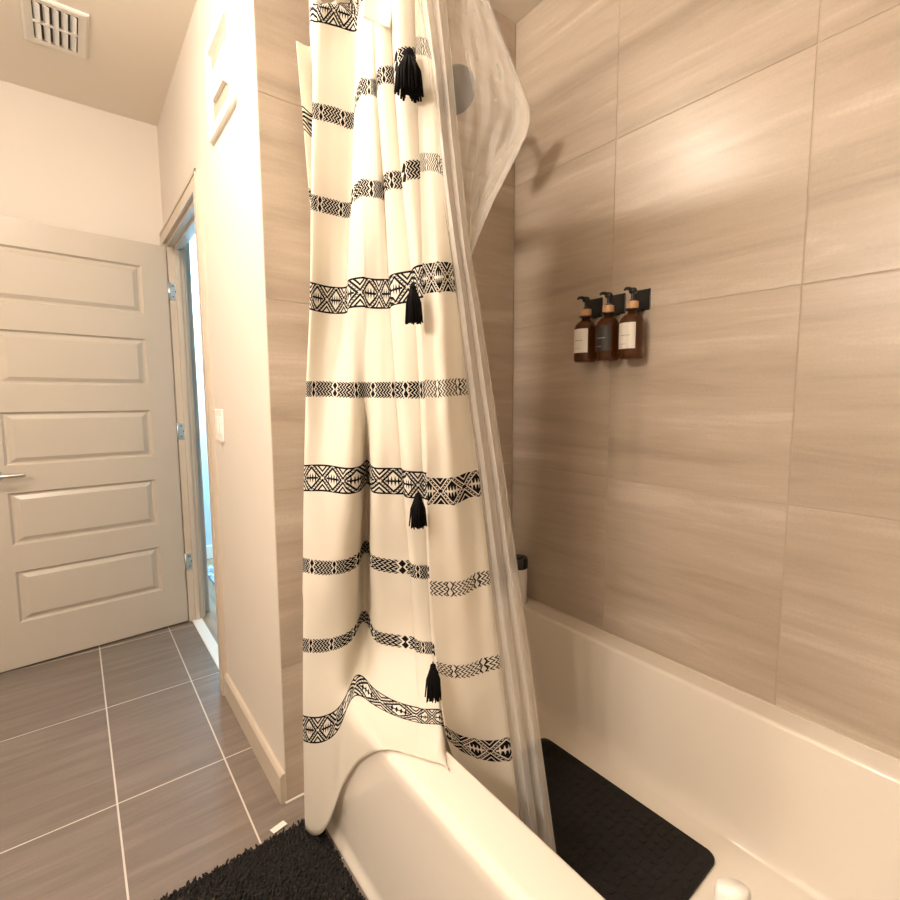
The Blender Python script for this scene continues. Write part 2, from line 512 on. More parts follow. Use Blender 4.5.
# ceiling globe lamp (above the frame) and an unseen bar of globes, added as fill light
cl = thing('ceiling_light', 'frosted flush dome ceiling light', 'lamp', (LAMP_POS[0], LAMP_POS[1], ZC))
bm = bmesh.new(); add_lathe(bm, [(0, -.014), (.06, -.014), (.075, -.006), (.078, 0)], 32); obj('base', bm, M_white, cl)
bm = bmesh.new(); bmesh.ops.create_uvsphere(bm, u_segments=32, v_segments=16, radius=.075, matrix=Matrix.Diagonal((1, 1, .33, 1)))
obj('globe', bm, M_lamp, cl, True, (0, 0, LAMP_POS[2] - ZC))
vl = thing('fill_light', 'unseen three-globe bar added as fill light on the left wall', 'lamp', (XL, .55, 2.05))
bm = bmesh.new(); add_box(bm, (0, -.35, -.05), (.03, .35, .05), 0, .006); obj('bar', bm, M_chrome, vl)
for y in (-.25, 0, .25):
    bm = bmesh.new(); add_tube(bm, [(.03, y, 0), (.09, y, 0)], .016, 12); obj('arm', bm, M_chrome, vl)
    bm = bmesh.new(); bmesh.ops.create_uvsphere(bm, u_segments=24, v_segments=12, radius=.055)
    obj('globe', bm, M_fill, vl, True, (.13, y, 0))

# ------------------------------------------------------------------ bathtub
def loop_rect(x0, x1, y0, y1, r, z, n=8):
    """r = radii of corners (x1y1, x0y1, x0y0, x1y0)"""
    if not isinstance(r, (tuple, list)): r = (r,) * 4
    p = []
    for (cx, cy, sx, sy, a), rr in zip(((x1, y1, -1, -1, 0), (x0, y1, 1, -1, PI / 2), (x0, y0, 1, 1, PI), (x1, y0, -1, 1, 3 * PI / 2)), r):
        for i in range(n + 1):
            t_ = a + PI / 2 * i / n
            p.append((cx + sx * rr + rr * math.cos(t_), cy + sy * rr + rr * math.sin(t_), z))
    return p
TY0, TY1 = YN + .001, YE - .001
TX1 = XR - .001
IX0, IX1, IY0, IY1 = .632, 1.325, .03, 1.365
loops = []
def L(*a): loops.append(loop_rect(*a))
L(.499, TX1, TY0, TY1, .001, 0)
L(.499, TX1, TY0, TY1, .001, .010)
L(.504, TX1, TY0, TY1, .001, .016)
L(.506, TX1, TY0, TY1, .001, .06)
L(.512, TX1, TY0, TY1, .001, RIM - .045)
for k in range(1, 8):
    a = PI / 2 * k / 7; r = .024
    L(.512 + r - r * math.cos(a), TX1, TY0, TY1, .001, RIM - r + r * math.sin(a) * 1.0)
L(IX0 - .012, IX1 + .012, IY0 - .012, IY1 + .012, .06, RIM)
for k in range(1, 6):
    a = PI / 2 * k / 5; r = .012
    L(IX0 - .012 + r * math.sin(a), IX1 + .012 - r * math.sin(a), IY0 - .012 + r * math.sin(a), IY1 + .012 - r * math.sin(a), .06, RIM - r + r * math.cos(a))
depth = [(.10, .10, .07), (.25, .18, .08), (.5, .24, .10), (.75, .30, .11), (.88, .34, .12)]
ZB = .095
for f, dz, rr in ((.25, .012, .07), (.5, .022, .08), (.75, .030, .10)):
    z = RIM - .012 - (RIM - .012 - ZB) * f
    L(IX0 + dz, IX1 - dz, IY0 + dz * 3.5, IY1 - dz * 3.0, rr, z)
for k in range(1, 8):
    a = PI / 2 * k / 7; r = .03
    z = ZB + .02 + r * 1.6 - r * 1.6 * math.sin(a) - .02 * k / 7
    ins = .034 + r * (1 - math.cos(a))
    L(IX0 + ins, IX1 - ins, IY0 + .12 + r * (1 - math.cos(a)), IY1 - .10 - r * (1 - math.cos(a)), .10, z)
L(IX0 + .12, IX1 - .12, IY0 + .22, IY1 - .18, .10, ZB - .002)
bm = bmesh.new()
rg = [[bm.verts.new(p) for p in lp] for lp in loops]
for A, B in zip(rg, rg[1:]):
    n = len(A)
    for k in range(n): bm.faces.new((A[k], A[(k + 1) % n], B[(k + 1) % n], B[k]))
bm.faces.new(rg[-1])
bmesh.ops.remove_doubles(bm, verts=bm.verts, dist=.0002)
bmesh.ops.recalc_face_normals(bm, faces=bm.faces)
tub = tag(obj('bathtub', bm, M_acryl), 'white alcove bathtub along the tiled wall', 'bathtub')
auto(tub, 40)
bm = bmesh.new()
add_box(bm, (XR - .006, TY0, RIM - .001), (XR, TY1, RIM + .004), 0, .0015)
add_box(bm, (.53, TY1 - .005, RIM - .001), (XR, TY1 + .001, RIM + .004), 0, .0015)
struct(obj('trim_4', bm, M_caulk))          # caulk bead round the tub

# rubber mat in the tub
mt = thing('tub_mat', 'black rubber non-slip mat lying on the tub floor', 'mat', (1.184, 1.068, ZB))
mang = math.radians(1.0)
mt.rotation_euler = (0, 0, mang)
MW, ML = .40, .585
bm = bmesh.new()
lp = [loop_rect(-MW + a, -a, -ML + a, -a, .028 - a * .5, z) for a, z in ((.0, 0), (.0, .006), (.002, .009), (.008, .009))]
rg = [[bm.verts.new(p) for p in l] for l in lp]
for A, B in zip(rg, rg[1:]):
    n = len(A)
    for k in range(n): bm.faces.new((A[k], A[(k + 1) % n], B[(k + 1) % n], B[k]))
bm.faces.new(rg[-1])
bmesh.ops.recalc_face_normals(bm, faces=bm.faces)
auto(obj('mat_sheet', bm, M_blackmat, mt))
bm = bmesh.new()
for i in range(13):
    for j in range(22):
        x = -MW + .022 + i * (MW - .044) / 12 + random.uniform(-.004, .004); y = -ML + .02 + j * (ML - .04) / 21 + random.uniform(-.003, .003)
        a, b = random.uniform(.007, .012), random.uniform(.005, .009)
        add_box(bm, (-a, -b, 0), (a, b, .0025), 0, .001, Matrix.Translation((x, y, .009)) @ Matrix.Rotation(random.uniform(-.4, .4), 4, 'Z'))
pb = obj('pebble_texture', bm, M_blackmat, mt); pb['kind'] = 'stuff'

# ------------------------------------------------------------------ shower curtain: fabric from a table of fold lines
# each row: (u, v, depth) of one fold line at one woven band, followed top to bottom
COLS = {
 'Q1': [(296, 41, 2.13, -.9), (303, 118, 2.13, 0), (309, 190, 2.12, .95), (316, 250, 2.1, 1.8), (325, 320, 2.1, 2.8), (322, 395, 2.1, 3.9), (322, 478, 2.1, 4.95), (322, 560, 2.08, 5.95), (322, 635, 2.05, 6.95), (318, 708, 2.02, 7.95), (318, 800, 2.0, 9.1)],
 'Q2': [(316, 42, 2.20, -.9), (318, 120, 2.22, 0), (320, 195, 2.24, .95), (322, 255, 2.25, 1.8), (324, 322, 2.25, 2.8), (323, 395, 2.25, 3.9), (323, 478, 2.24, 4.95), (322, 560, 2.23, 5.95), (322, 635, 2.20, 6.95), (320, 700, 2.16, 7.95), (320, 790, 2.08, 9.1)],
 'A0': [(309, -30, 2.09), (309, 17, 2.08), (316, 113, 2.07), (315, 203, 2.06), (314, 296, 2.05), (311, 389, 2.03), (309, 478, 2.02), (308, 563, 2.0), (307, 642, 1.97), (307, 722, 1.95), (308, 815, 1.96)],
 'A1': [(317, -30, 2.0), (317, 7, 2.0), (313.5, 111, 1.98), (312, 202, 1.98), (311, 296, 1.97), (307, 389, 1.955), (305, 478, 1.94), (304, 565, 1.93), (303, 645, 1.91), (303, 727, 1.90), (305, 830, 1.93)],
 'A2': [(337, -26, 2.05), (336, 11, 2.05), (333, 115, 2.02), (332, 207, 2.04), (329, 300, 2.05), (325, 389, 2.0), (325, 478, 1.94), (325, 568, 1.91), (322, 646, 1.91), (320, 729, 1.88), (319, 837, 1.90)],
 'A3': [(356, -20, 2.08), (356, 16, 2.08), (353, 121, 2.06), (350, 210, 2.07), (346, 300, 2.05), (347, 390, 1.98), (346, 481, 1.90), (345, 566, 1.93), (343, 641, 1.94), (339, 719, 1.87), (331, 819, 1.86)],
 'A4': [(358, -30, 2.0), (358, 4, 2.0), (355, 105, 2.0), (352, 197, 1.97), (349, 294, 1.96), (356, 390, 1.99), (359, 479, 1.95), (358, 559, 2.02), (355, 632, 2.02), (349, 694, 1.93), (340, 791, 1.86)],
 'A5': [(361, -45, 1.92), (361, -12, 1.92), (361, 87, 1.92), (361, 188, 1.90), (362, 292, 1.92), (364, 390, 2.02), (366, 472, 2.09), (363, 548, 2.17), (361, 617, 2.14), (356, 684, 1.95), (349, 775, 1.82)],
 'A5b': [(364, -46, 1.90), (364, -13, 1.90), (365, 87, 1.89), (366, 188, 1.885), (367, 293, 1.92), (368, 390, 2.0), (369, 473, 2.06), (369, 548, 2.15), (369, 619, 2.12), (365, 688, 1.945), (357, 763, 1.78)],
 'A6': [(368, -47, 1.87), (368, -14, 1.87), (371, 87, 1.86), (374, 189, 1.87), (376, 294, 1.92), (376, 390, 1.92), (374, 480, 1.91), (372, 561, 1.99), (374, 636, 2.01), (374, 697, 1.88), (366, 756, 1.72)],
 'A6m': [(372, -47, 1.86), (372, -14, 1.86), (375, 88, 1.86), (380, 190, 1.87), (384, 294, 1.92), (387, 390, 1.91), (390, 481, 1.90), (390, 566, 1.96), (392, 640, 1.98), (395, 710, 1.80), (385, 748, 1.65)],
 'A7': [(374, -43, 1.88), (374, -10, 1.88), (378, 93, 1.88), (385, 195, 1.90), (391, 294, 1.93), (397, 390, 1.92), (404, 481, 1.91), (411, 567, 1.94), (416, 643, 1.96), (414, 716, 1.765), (408, 754, 1.625)],
 'A7v': [(373, -35, 1.95), (373, 0, 1.95), (376, 98, 1.97), (383, 200, 1.99), (389, 296, 2.0), (395, 390, 1.98), (402, 479, 1.97), (409, 565, 1.98), (414, 642, 1.98), (419, 717, 1.76), (413, 755, 1.62)],
 'A8': [(375, -58, 1.81), (375, -25, 1.81), (379, 77, 1.81), (386, 182, 1.84), (393, 290, 1.87), (399, 390, 1.85), (406, 484, 1.83), (413, 571, 1.90), (418, 647, 1.93), (423, 718, 1.75), (418, 757, 1.61)],
 'A8m': [(390, -60, 1.80), (390, -28, 1.80), (394, 76, 1.81), (403, 181, 1.83), (415, 286, 1.85), (420, 390, 1.85), (424, 485, 1.83), (428, 572, 1.89), (433, 648, 1.92), (438, 718, 1.725), (434, 762, 1.595)],
 'A8v': [(390, -40, 1.88), (390, -5, 1.88), (393, 85, 1.89), (401, 189, 1.90), (412, 289, 1.90), (419, 390, 1.90), (423, 482, 1.88), (427, 569, 1.92), (432, 647, 1.94), (441, 719, 1.725), (439, 763, 1.595)],
 'A9': [(393, -80, 1.73), (393, -48, 1.73), (397, 60, 1.73), (405, 172, 1.76), (416, 283, 1.78), (422, 390, 1.79), (425, 486, 1.81), (430, 573, 1.87), (434, 650, 1.91), (444, 721, 1.74), (444, 765, 1.60)],
 'A9m': [(412, -80, 1.73), (412, -50, 1.73), (414, 57, 1.73), (422, 170, 1.76), (428, 281, 1.78), (434, 390, 1.80), (440, 486, 1.81), (445, 573, 1.86), (450, 652, 1.90), (450, 728, 1.80), (452, 774, 1.70)],
 'Ae': [(425, -50, 1.80), (425, -20, 1.80), (432, 68, 1.80), (440, 176, 1.82), (453, 285, 1.84), (463, 389, 1.88), (474, 484, 1.92), (483, 574, 1.93), (493, 658, 1.93), (500, 745, 1.92), (508, 840, 1.92)],
 'Br': [(430, -90, 1.71), (430, -60, 1.71), (437, 56, 1.71), (444, 172, 1.71), (457, 281, 1.78), (468, 387, 1.83), (480, 483, 1.86), (490, 577, 1.86), (500, 661, 1.86), (511, 748, 1.86), (523, 850, 1.86)],
 'Brm': [(426, -90, 1.69), (426, -60, 1.69), (432, 52, 1.68), (439, 164, 1.69), (450, 277, 1.74), (458, 387, 1.78), (468, 485, 1.82), (477, 580, 1.83), (484, 665, 1.83), (495, 751, 1.85), (507, 845, 1.86)],
 'Bm': [(422, -92, 1.69), (422, -62, 1.69), (427, 48, 1.68), (431, 162, 1.69), (440, 277, 1.71), (446, 388, 1.71), (454, 491, 1.74), (463, 588, 1.77), (467, 671, 1.80), (478, 749, 1.82), (490, 835, 1.85)],
 'Bk': [(418, -92, 1.70), (418, -62, 1.70), (421, 46, 1.685), (425, 162, 1.70), (431, 278, 1.72), (435, 389, 1.725), (440, 491, 1.735), (446, 589, 1.755), (450, 671, 1.79), (460, 743, 1.77), (475, 815, 1.82)],
 'Bl': [(415, -92, 1.69), (415, -62, 1.69), (416, 46, 1.68), (420, 163, 1.70), (423, 279, 1.72), (425, 388, 1.72), (427, 491, 1.71), (430, 588, 1.73), (437, 667, 1.77), (446, 733, 1.68), (463, 785, 1.76)],
}
TROW = [-.35, 0, 1, 2, 3, 4, 5, 6, 7, 8, 9.2]
names = list(COLS)
NCOL = len(names); NROW = len(TROW)
TAB = np.zeros((NCOL, NROW, 4))
for i, k in enumerate(names):
    for j, e in enumerate(COLS[k]):
        TAB[i, j, :3] = e[:3]; TAB[i, j, 3] = e[3] if len(e) > 3 else TROW[j]
def cr(P, n):
    """monotone-ish Catmull-Rom along axis 0, n samples per span"""
    m = len(P); out = []
    for i in range(m - 1):
        p0, p1, p2, p3 = P[max(i - 1, 0)], P[i], P[i + 1], P[min(i + 2, m - 1)]
        for k in range(n):
            t_ = k / n
            out.append(p1 + .5 * t_ * ((p2 - p0) * .85 + t_ * (2 * p0 * .85 - 5 * p1 + 4 * p2 - p3 * .85 + .15 * (2 * p0 - 0 * p1 - p3) + .15 * (-p0 * 0)) * 0)
                       if False else
                       .5 * ((2 * p1) + (p2 - p0) * t_ + (2 * p0 - 5 * p1 + 4 * p2 - p3) * t_ ** 2 + (3 * p1 - p0 - 3 * p2 + p3) * t_ ** 3))
    out.append(P[-1].copy())
    return np.array(out)
NS_C, NS_R = 7, 12
G = cr(TAB, NS_C)                                   # columns
G = np.swapaxes(cr(np.swapaxes(G, 0, 1), NS_R), 0, 1)
nc, nr = G.shape[:2]
# material coordinate across the cloth
mid = np.array([[on_diag(*TAB[i, j, :3]) for j in (3, 6, 7)] for i in range(NCOL)])
seg = np.abs(np.diff(TAB[:, 2:8, 0], axis=0)).mean(axis=1) * .0030 + .0045
scol = np.concatenate([[0], np.cumsum(seg)])
S_ = np.array([np.interp(i / NS_C, np.arange(NCOL), scol) for i in range(nc)])
iBr = names.index('Br') * NS_C - NS_C // 2
def in_rim(p, pad):
    x, y, z = p
    return .495 - pad + .017 * min(1, max(0, z / RIM)) < x < IX0 + pad and z < RIM + pad
C0 = np.array([0, 0, CAM_H])
ROD_Z = 2.235
def rod_x(y): return .70 - .13 * math.sin(PI * min(1, max(0, (y - YN) / (YE - YN))))
iA0 = names.index('A0') * NS_C
bm = bmesh.new()
uvl = bm.loops.layers.uv.new('UVMap'); uvr = bm.loops.layers.uv.new('side')
PT = np.zeros((nc, nr, 3))
def push(p, i):
    isB = i > names.index('A9m') * NS_C
    dn = (p - C0) / np.linalg.norm(p - C0)
    pad = .006 if i > iA0 else .003
    k = 0
    while in_rim(p, pad) and k < 400:
        p = p + dn * (.002 if isB else -.002); k += 1
    return p
for i in range(nc):
    for j in range(nr):
        u, v, D, t_ = G[i, j]
        p = on_diag(u, v, D)
        if t_ < 0 and i >= iA0:                     # the top hem gathers up to the rod
            y_ = 1.36 - .50 * (i - iA0) / (nc - iA0)
            w_ = min(1, -t_ / .35)
            p = p * (1 - w_) + np.array([rod_x(y_) - .065 + .014 * math.sin(i * .55), y_, ROD_Z + .025]) * w_
        dn = (p - C0) / np.linalg.norm(p - C0)
        q = .0011 * (math.sin(p[2] * 41 + S_[i] * 70) + math.sin(p[2] * 23 - S_[i] * 55 + 1.3)) * min(1, max(0, (t_ - 2) / 3))
        PT[i, j] = push(p + dn * q, i)
j0 = 7 * NS_R + 5
iE = names.index('A9') * NS_C
for it in range(14):                                # let the cloth settle where it lies on the rim
    Q = PT.copy()
    for i in range(iA0 + 4, iE):
        for j in range(j0, nr):
            jn = min(j + 1, nr - 1)
            if j == nr - 1: Q[i, j] = .5 * PT[i, j] + .25 * (PT[i - 1, j] + PT[i + 1, j])
            else: Q[i, j] = .5 * PT[i, j] + .125 * (PT[i - 1, j] + PT[i + 1, j] + PT[i, j - 1] + PT[i, jn])
            Q[i, j] = push(Q[i, j], i)
    PT = Q
for it in range(5):
    Q = PT.copy()
    for i in range(iA0 + 4, iE):
        for j in range(j0, nr - 1):
            Q[i, j] = .5 * PT[i, j] + .125 * (PT[i - 1, j] + PT[i + 1, j] + PT[i, j - 1] + PT[i, j + 1])
    PT = Q
V = [[bm.verts.new(PT[i, j]) for j in range(nr)] for i in range(nc)]
for i in range(nc - 1):
    for j in range(nr - 1):
        f = bm.faces.new((V[i][j], V[i + 1][j], V[i + 1][j + 1], V[i][j + 1])); f.smooth = True
        for lpp, (a, b) in zip(f.loops, ((i, j), (i + 1, j), (i + 1, j + 1), (i, j + 1))):
            lpp[uvl].uv = (S_[a], G[a, b, 3]); lpp[uvr].uv = (1. if i >= iBr else 0., 0)

t = NT('woven_cotton')
uv = t.node('ShaderNodeUVMap', uv_map='UVMap').outputs[0]
sd = t.node('ShaderNodeUVMap', uv_map='side').outputs[0]
sx = t.node('ShaderNodeSeparateXYZ'); t.l.new(uv, sx.inputs[0])
s2 = t.node('ShaderNodeSeparateXYZ'); t.l.new(sd, s2.inputs[0])
s, tt = sx.outputs[0], sx.outputs[1]
rev = t.gt(s2.outputs[0], .5)
slim = t.sub(1, t.mul(rev, .42))
near = t.math('ROUND', tt)
dt = t.sub(tt, near)
isbroad = None
for kk in (0, 3, 5, 8):
    e = t.lt(t.ab(t.sub(near, kk)), .25)
    isbroad = e if isbroad is None else t.mx(isbroad, e)
valid = t.mul(t.gt(near, -.25), t.lt(near, 8.25))
# broad band
hb = .150
b = t.math('DIVIDE', dt, hb); bb = t.ab(b)
P_ = .060
a = t.sub(t.mul(t.fr(t.math('DIVIDE', s, P_)), 2), 1); aa = t.ab(a)
d = t.add(aa, bb)
def band_line(x, c, hw): return t.lt(t.ab(t.sub(x, c)), hw)
dash = t.gt(t.fr(t.mul(bb, 5.5)), .22)
ln = t.mx(t.mul(band_line(d, .79, t.mul(slim, .105)), 1), t.mul(band_line(d, 1.15, t.mul(slim, .10)), 1))
ln = t.mx(ln, t.mul(band_line(d, .97, .05), t.gt(t.fr(t.mul(bb, 6)), .55)))
tri = t.mx(band_line(d, 1.50, t.mul(slim, .09)), t.mul(t.gt(d, 1.3), t.gt(bb, .90)))
edge = t.mul(t.gt(bb, .87), t.gt(d, 1.0))
sp = t.mul(t.lt(t.add(t.mul(t.ab(t.sub(t.fr(t.mul(t.add(a, 1), 4)), .5)), .60), t.mul(bb, .56)), .21), t.lt(aa, .5))
sp = t.mx(sp, t.mul(t.lt(bb, .07), t.lt(aa, .60)))
broad = t.mn(1, t.mx(t.mx(ln, tri), t.mx(edge, sp)))
inv = t.sub(1, broad)
broad = t.add(t.mul(broad, t.sub(1, rev)), t.mul(inv, rev))
broad = t.mul(broad, t.lt(bb, 1))
# narrow band
hn = .085
bn = t.math('DIVIDE', dt, hn); bna = t.ab(bn)
chev = t.add(t.mul(s, 105), t.mul(t.ab(t.sub(t.fr(t.mul(t.add(bn, 1), 1.5)), .5)), 1.8))
fine = t.gt(t.fr(chev), .27)
cell = t.sub(t.mul(t.fr(t.math('DIVIDE', s, .062)), 2), 1); ca = t.ab(cell)
lens = t.lt(t.add(t.mul(ca, 3.4), t.mul(t.ab(t.sub(t.fr(t.mul(t.add(bn, 1), 1.0)), .5)), 1.1)), .62)
halo = t.lt(t.add(t.mul(ca, 3.4), t.mul(t.ab(t.sub(t.fr(t.mul(t.add(bn, 1), 1.0)), .5)), 1.1)), .98)
nar = t.mx(lens, t.mul(fine, t.sub(1, halo)))
ninv = t.mx(t.mul(t.sub(1, lens), halo), t.mul(t.lt(t.fr(chev), .42), t.sub(1, halo)))
nar = t.add(t.mul(nar, t.sub(1, rev)), t.mul(ninv, rev))
nar = t.mul(nar, t.lt(bna, t.add(.9, t.mul(t.gt(t.fr(t.mul(s, 105)), .5), .12))))
pat = t.add(t.mul(broad, isbroad), t.mul(nar, t.sub(1, isbroad)))
pat = t.mul(pat, valid)
weave = t.noise(t.mapping(t.coord(), (1, 1, 1)), 420, 2)
cl_ = t.noise(t.coord(), 3, 2)
cream = t.mix(cl_, (.905, .85, .755), (.94, .89, .80))
col = t.mix(pat, cream, (.010, .009, .009))
t.base(col); t.set(Roughness=.9)
t.bsdf.inputs['Specular IOR Level'].default_value = .15
t.bump(t.add(t.mul(weave, .6), t.mul(pat, .5)), .25, .0012)
tr = t.node('ShaderNodeBsdfTranslucent'); t.put(tr.inputs[0], col)
mxs = t.node('ShaderNodeMixShader'); mxs.inputs[0].default_value = .38
t.l.new(t.bsdf.outputs[0], mxs.inputs[1]); t.l.new(tr.outputs[0], mxs.inputs[2]); t.l.new(mxs.outputs[0], t.out.inputs[0])
M_cotton = t.m

cur = tag(obj('shower_curtain', bm, M_cotton), 'cream cotton shower curtain with black woven geometric bands and tassels', 'curtain')
md = cur.modifiers.new('thickness', 'SOLIDIFY'); md.thickness = .0012; md.offset = 0

def tassel(u, v0, v1, D, wpx, lf=.85):
    p = on_diag(u, v0, D); sc = np.linalg.norm(p - C0)
    ln_ = (v1 - v0) * sc / FPX * lf; wd = wpx * sc / FPX * .42
    bm = bmesh.new()
    r = random.Random(int(u))
    bmesh.ops.create_uvsphere(bm, u_segments=12, v_segments=8, radius=wd * .38, matrix=Matrix.Translation(Vector(p) + Vector((0, 0, -wd * .2))))
    add_lathe(bm, [(wd * .36, -wd * .5), (wd * .30, -wd * .75), (wd * .36, -wd * 1.0)], 12, Matrix.Translation(Vector(p)))
    for k in range(70):
        a = r.uniform(0, 2 * PI); q = math.sqrt(r.random())
        x0, y0 = wd * .32 * q * math.cos(a), wd * .32 * q * math.sin(a)
        x1, y1 = wd * q * math.cos(a), wd * q * math.sin(a)
        L_ = ln_ * r.uniform(.90, 1.0)
        P0 = Vector(p) + Vector((x0, y0, -wd * .4)); P2 = Vector(p) + Vector((x1 + r.uniform(-.002, .002), y1 + r.uniform(-.002, .002), -L_))
        P1 = P0.lerp(P2, .4) + Vector((x1 * .22, y1 * .22, 0))
        add_tube(bm, [P0, P1, P2], [wd * .10, wd * .12, wd * .08], 5)
    add_tube(bm, [Vector(p) + Vector((0, 0, .008)), Vector(p)], .0015, 6)
    o = obj('tassel', bm, M_tassel, cur); o['label'] = 'black yarn tassel'
    return o
tassel(409, 52, 107, 1.64, 27, .58)
tassel(413, 286, 330, 1.67, 20, .80)
tassel(418, 494, 535, 1.69, 20)
tassel(433, 665, 704, 1.72, 18)
# white cloth tag hanging near the top of the curtain
bm = bmesh.new()
uvs = [(364, -30), (398, -30), (390, 28), (362, 18)]
n = 8; gv = []
for i in range(n + 1):
    row = []
    for j in range(n + 1):
        f, h = i / n, j / n
        uu = (1 - h) * ((1 - f) * 364 + f * 398) + h * ((1 - f) * 362 + f * 390)
        vv = (1 - h) * -30 + h * (18 + 10 * f)
        row.append(bm.verts.new(on_diag(uu, vv, 1.76 + .012 * math.sin(f * 3))))
    gv.append(row)
for i in range(n):
    for j in range(n): bm.faces.new((gv[i][j], gv[i + 1][j], gv[i + 1][j + 1], gv[i][j + 1])).smooth = True
tg = obj('care_tag', bm, M_paper, cur); tg['label'] = 'plain white cloth tag'
md = tg.modifiers.new('thickness', 'SOLIDIFY'); md.thickness = .0008

# ------------------------------------------------------------------ clear liner
def vinyl(name, a0, a1):
    t = NT(name)
    n = t.noise(t.coord(), 9, 3, .5, 1.2)
    t.base((.84, .80, .75)); t.set(Roughness=.14)
    t.bump(n, .22, .012)
    tp = t.node('ShaderNodeBsdfTransparent'); tp.inputs[0].default_value = (.96, .95, .93, 1)
    mxs = t.node('ShaderNodeMixShader')
    lw = t.node('ShaderNodeLayerWeight'); lw.inputs[0].default_value = .35
    t.put(mxs.inputs[0], t.add(a0, t.mul(lw.outputs['Facing'], a1)))
    t.l.new(tp.outputs[0], mxs.inputs[1]); t.l.new(t.bsdf.outputs[0], mxs.inputs[2]); t.l.new(mxs.outputs[0], t.out.inputs[0])
    return t.m
M_vinyl = vinyl('clear_vinyl', .17, .40)
M_vinyl_folded = vinyl('clear_vinyl_folded', .36, .35)
LV = [-60, 0, 62, 120, 178, 248, 300, 387, 483, 577, 661, 748, 850, 905]
LL = [410, 418, 428, 434, 440, 450, 457, 467, 480, 490, 500, 511, 524, 530]
LR = [440, 446, 452, 457, 463, 470, 479, 492, 506, 519, 531, 542, 556, 562]
LD = [1.66, 1.66, 1.66, 1.665, 1.675, 1.70, 1.745, 1.79, 1.81, 1.81, 1.80, 1.76, 1.68, 1.66]
# bulging loose corner to the right of the pleats
BR = [462, 488, 513, 530.5, 506, 474]
bm = bmesh.new()
NP = 100; rows = []
rowv = np.concatenate([np.arange(-60, 905, 9), [905]])
def outline(v):
    pts = [(-60, 462), (0, 489), (30, 500), (60, 512), (90, 524), (103, 529), (112, 531), (124, 530), (135, 527), (160, 515), (200, 494), (230, 481), (247, 474), (262, 470)]
    return np.interp(v, [p[0] for p in pts], [p[1] for p in pts])
for v in rowv:
    l, r, D = np.interp(v, LV, LL), np.interp(v, LV, LR), np.interp(v, LV, LD)
    row = []
    for k in range(NP + 1):
        f = k / NP
        ph = f * 2 * PI * 2.3
        amp = .026 * (1 - .25 * f)
        zz = math.sin(ph + .5 * math.sin(v * .006))
        uu = l + (r - l) * (f + .05 * math.sin(2 * ph + 1) * math.sin(PI * f))
        p = on_diag(uu, v, D + amp * zz + .01 * math.sin(v * .01))
        kk = 0
        while in_rim(p, .008) and kk < 300:
            d = p - C0; p = p + d / np.linalg.norm(d) * .003; kk += 1
        row.append(bm.verts.new(p))
    rows.append(row)
for A, B in zip(rows, rows[1:]):
    for k in range(NP): bm.faces.new((A[k], A[k + 1], B[k + 1], B[k])).smooth = True
liner = tag(obj('shower_curtain_liner', bm, M_vinyl_folded), 'clear vinyl shower liner hanging inside the tub beside the cream curtain', 'curtain liner')
# loose corner, a doubled sheet
bm = bmesh.new(); rows = []
for v in np.arange(-60, 263, 5.0):
    l = np.interp(v, LV, LL) * .35 + np.interp(v, LV, LR) * .65; r = outline(v)
    D = np.interp(v, LV, LD)
    row = []
    NB = 40
    for k in range(NB + 1):
        f = k / NB
        w_ = .016 * math.sin(f * 7 + v * .02) + .010 * math.sin(f * 17 - v * .045) + .006 * math.sin(f * 31 + v * .07)
        row.append(bm.verts.new(on_diag(l + (r - l) * f, v, D + .03 + .05 * math.sin(PI * f) + w_ * min(1, 4 * (1 - f) + .15) * min(1, 3 * f))))
    # folded back edge
    for f in np.linspace(.97, .35, 18):
        w_ = .012 * math.sin(f * 9 + v * .03 + 2)
        g_ = l + (r - l) * f
        row.append(bm.verts.new(on_diag(g_, v + 3, D + .045 + .11 * (1 - f) ** .5 + w_ * (1 - f))))
    rows.append(row)
for A, B in zip(rows, rows[1:]):
    for k in range(len(A) - 1): bm.faces.new((A[k], A[k + 1], B[k + 1], B[k])).smooth = True
obj('loose_corner', bm, M_vinyl, liner)

# rod (curved, above the frame; it shades the tiled wall)
rod = thing('shower_curtain_rod', 'curved metal shower curtain rod above the tub', 'rod', (0, 0, 0))
bm = bmesh.new()
pts = []
for k in range(41):
    y = YN + (YE - YN) * k / 40
    pts.append((rod_x(y), y, ROD_Z))
add_tube(bm, pts, .0127, 14)
obj('tube', bm, M_chrome, rod)
for y, s_ in ((YE, -1), (YN, 1)):
    bm = bmesh.new(); add_tube(bm, [(.70, y, ROD_Z), (.70, y + s_ * .006, ROD_Z), (.70, y + s_ * .02, ROD_Z)], [.034, .034, .02], 24)
    obj('flange', bm, M_chrome, rod)

# ------------------------------------------------------------------ shower head
HP = Vector((1.015, 1.335, 2.235)); HN = Vector((0, -.65, -.76)).normalized()
sh = thing('overhead_shower', 'round dark shower head on the far tiled wall seen through the clear liner', 'shower', (1.015, YE, 2.34))
off = -Vector((1.015, YE, 2.34))
rot = HN.to_track_quat('Z', 'Y').to_matrix().to_4x4()
bm = bmesh.new()
add_lathe(bm, [(.012, -.055), (.016, -.04), (.03, -.024), (.064, -.012), (.072, -.004), (.072, .004), (.066, .008), (0, .009)], 36, Matrix.Translation(HP + off) @ rot)
auto(obj('spray_plate', bm, M_graymetal, sh))
bm = bmesh.new()
e = HP - HN * .05
add_tube(bm, [Vector((1.015, YE, 2.34)) + off, Vector((1.015, YE - .045, 2.338)) + off, Vector((1.015, YE - .075, 2.322)) + off, e + off], .011, 14)
obj('arm', bm, M_chrome, sh)
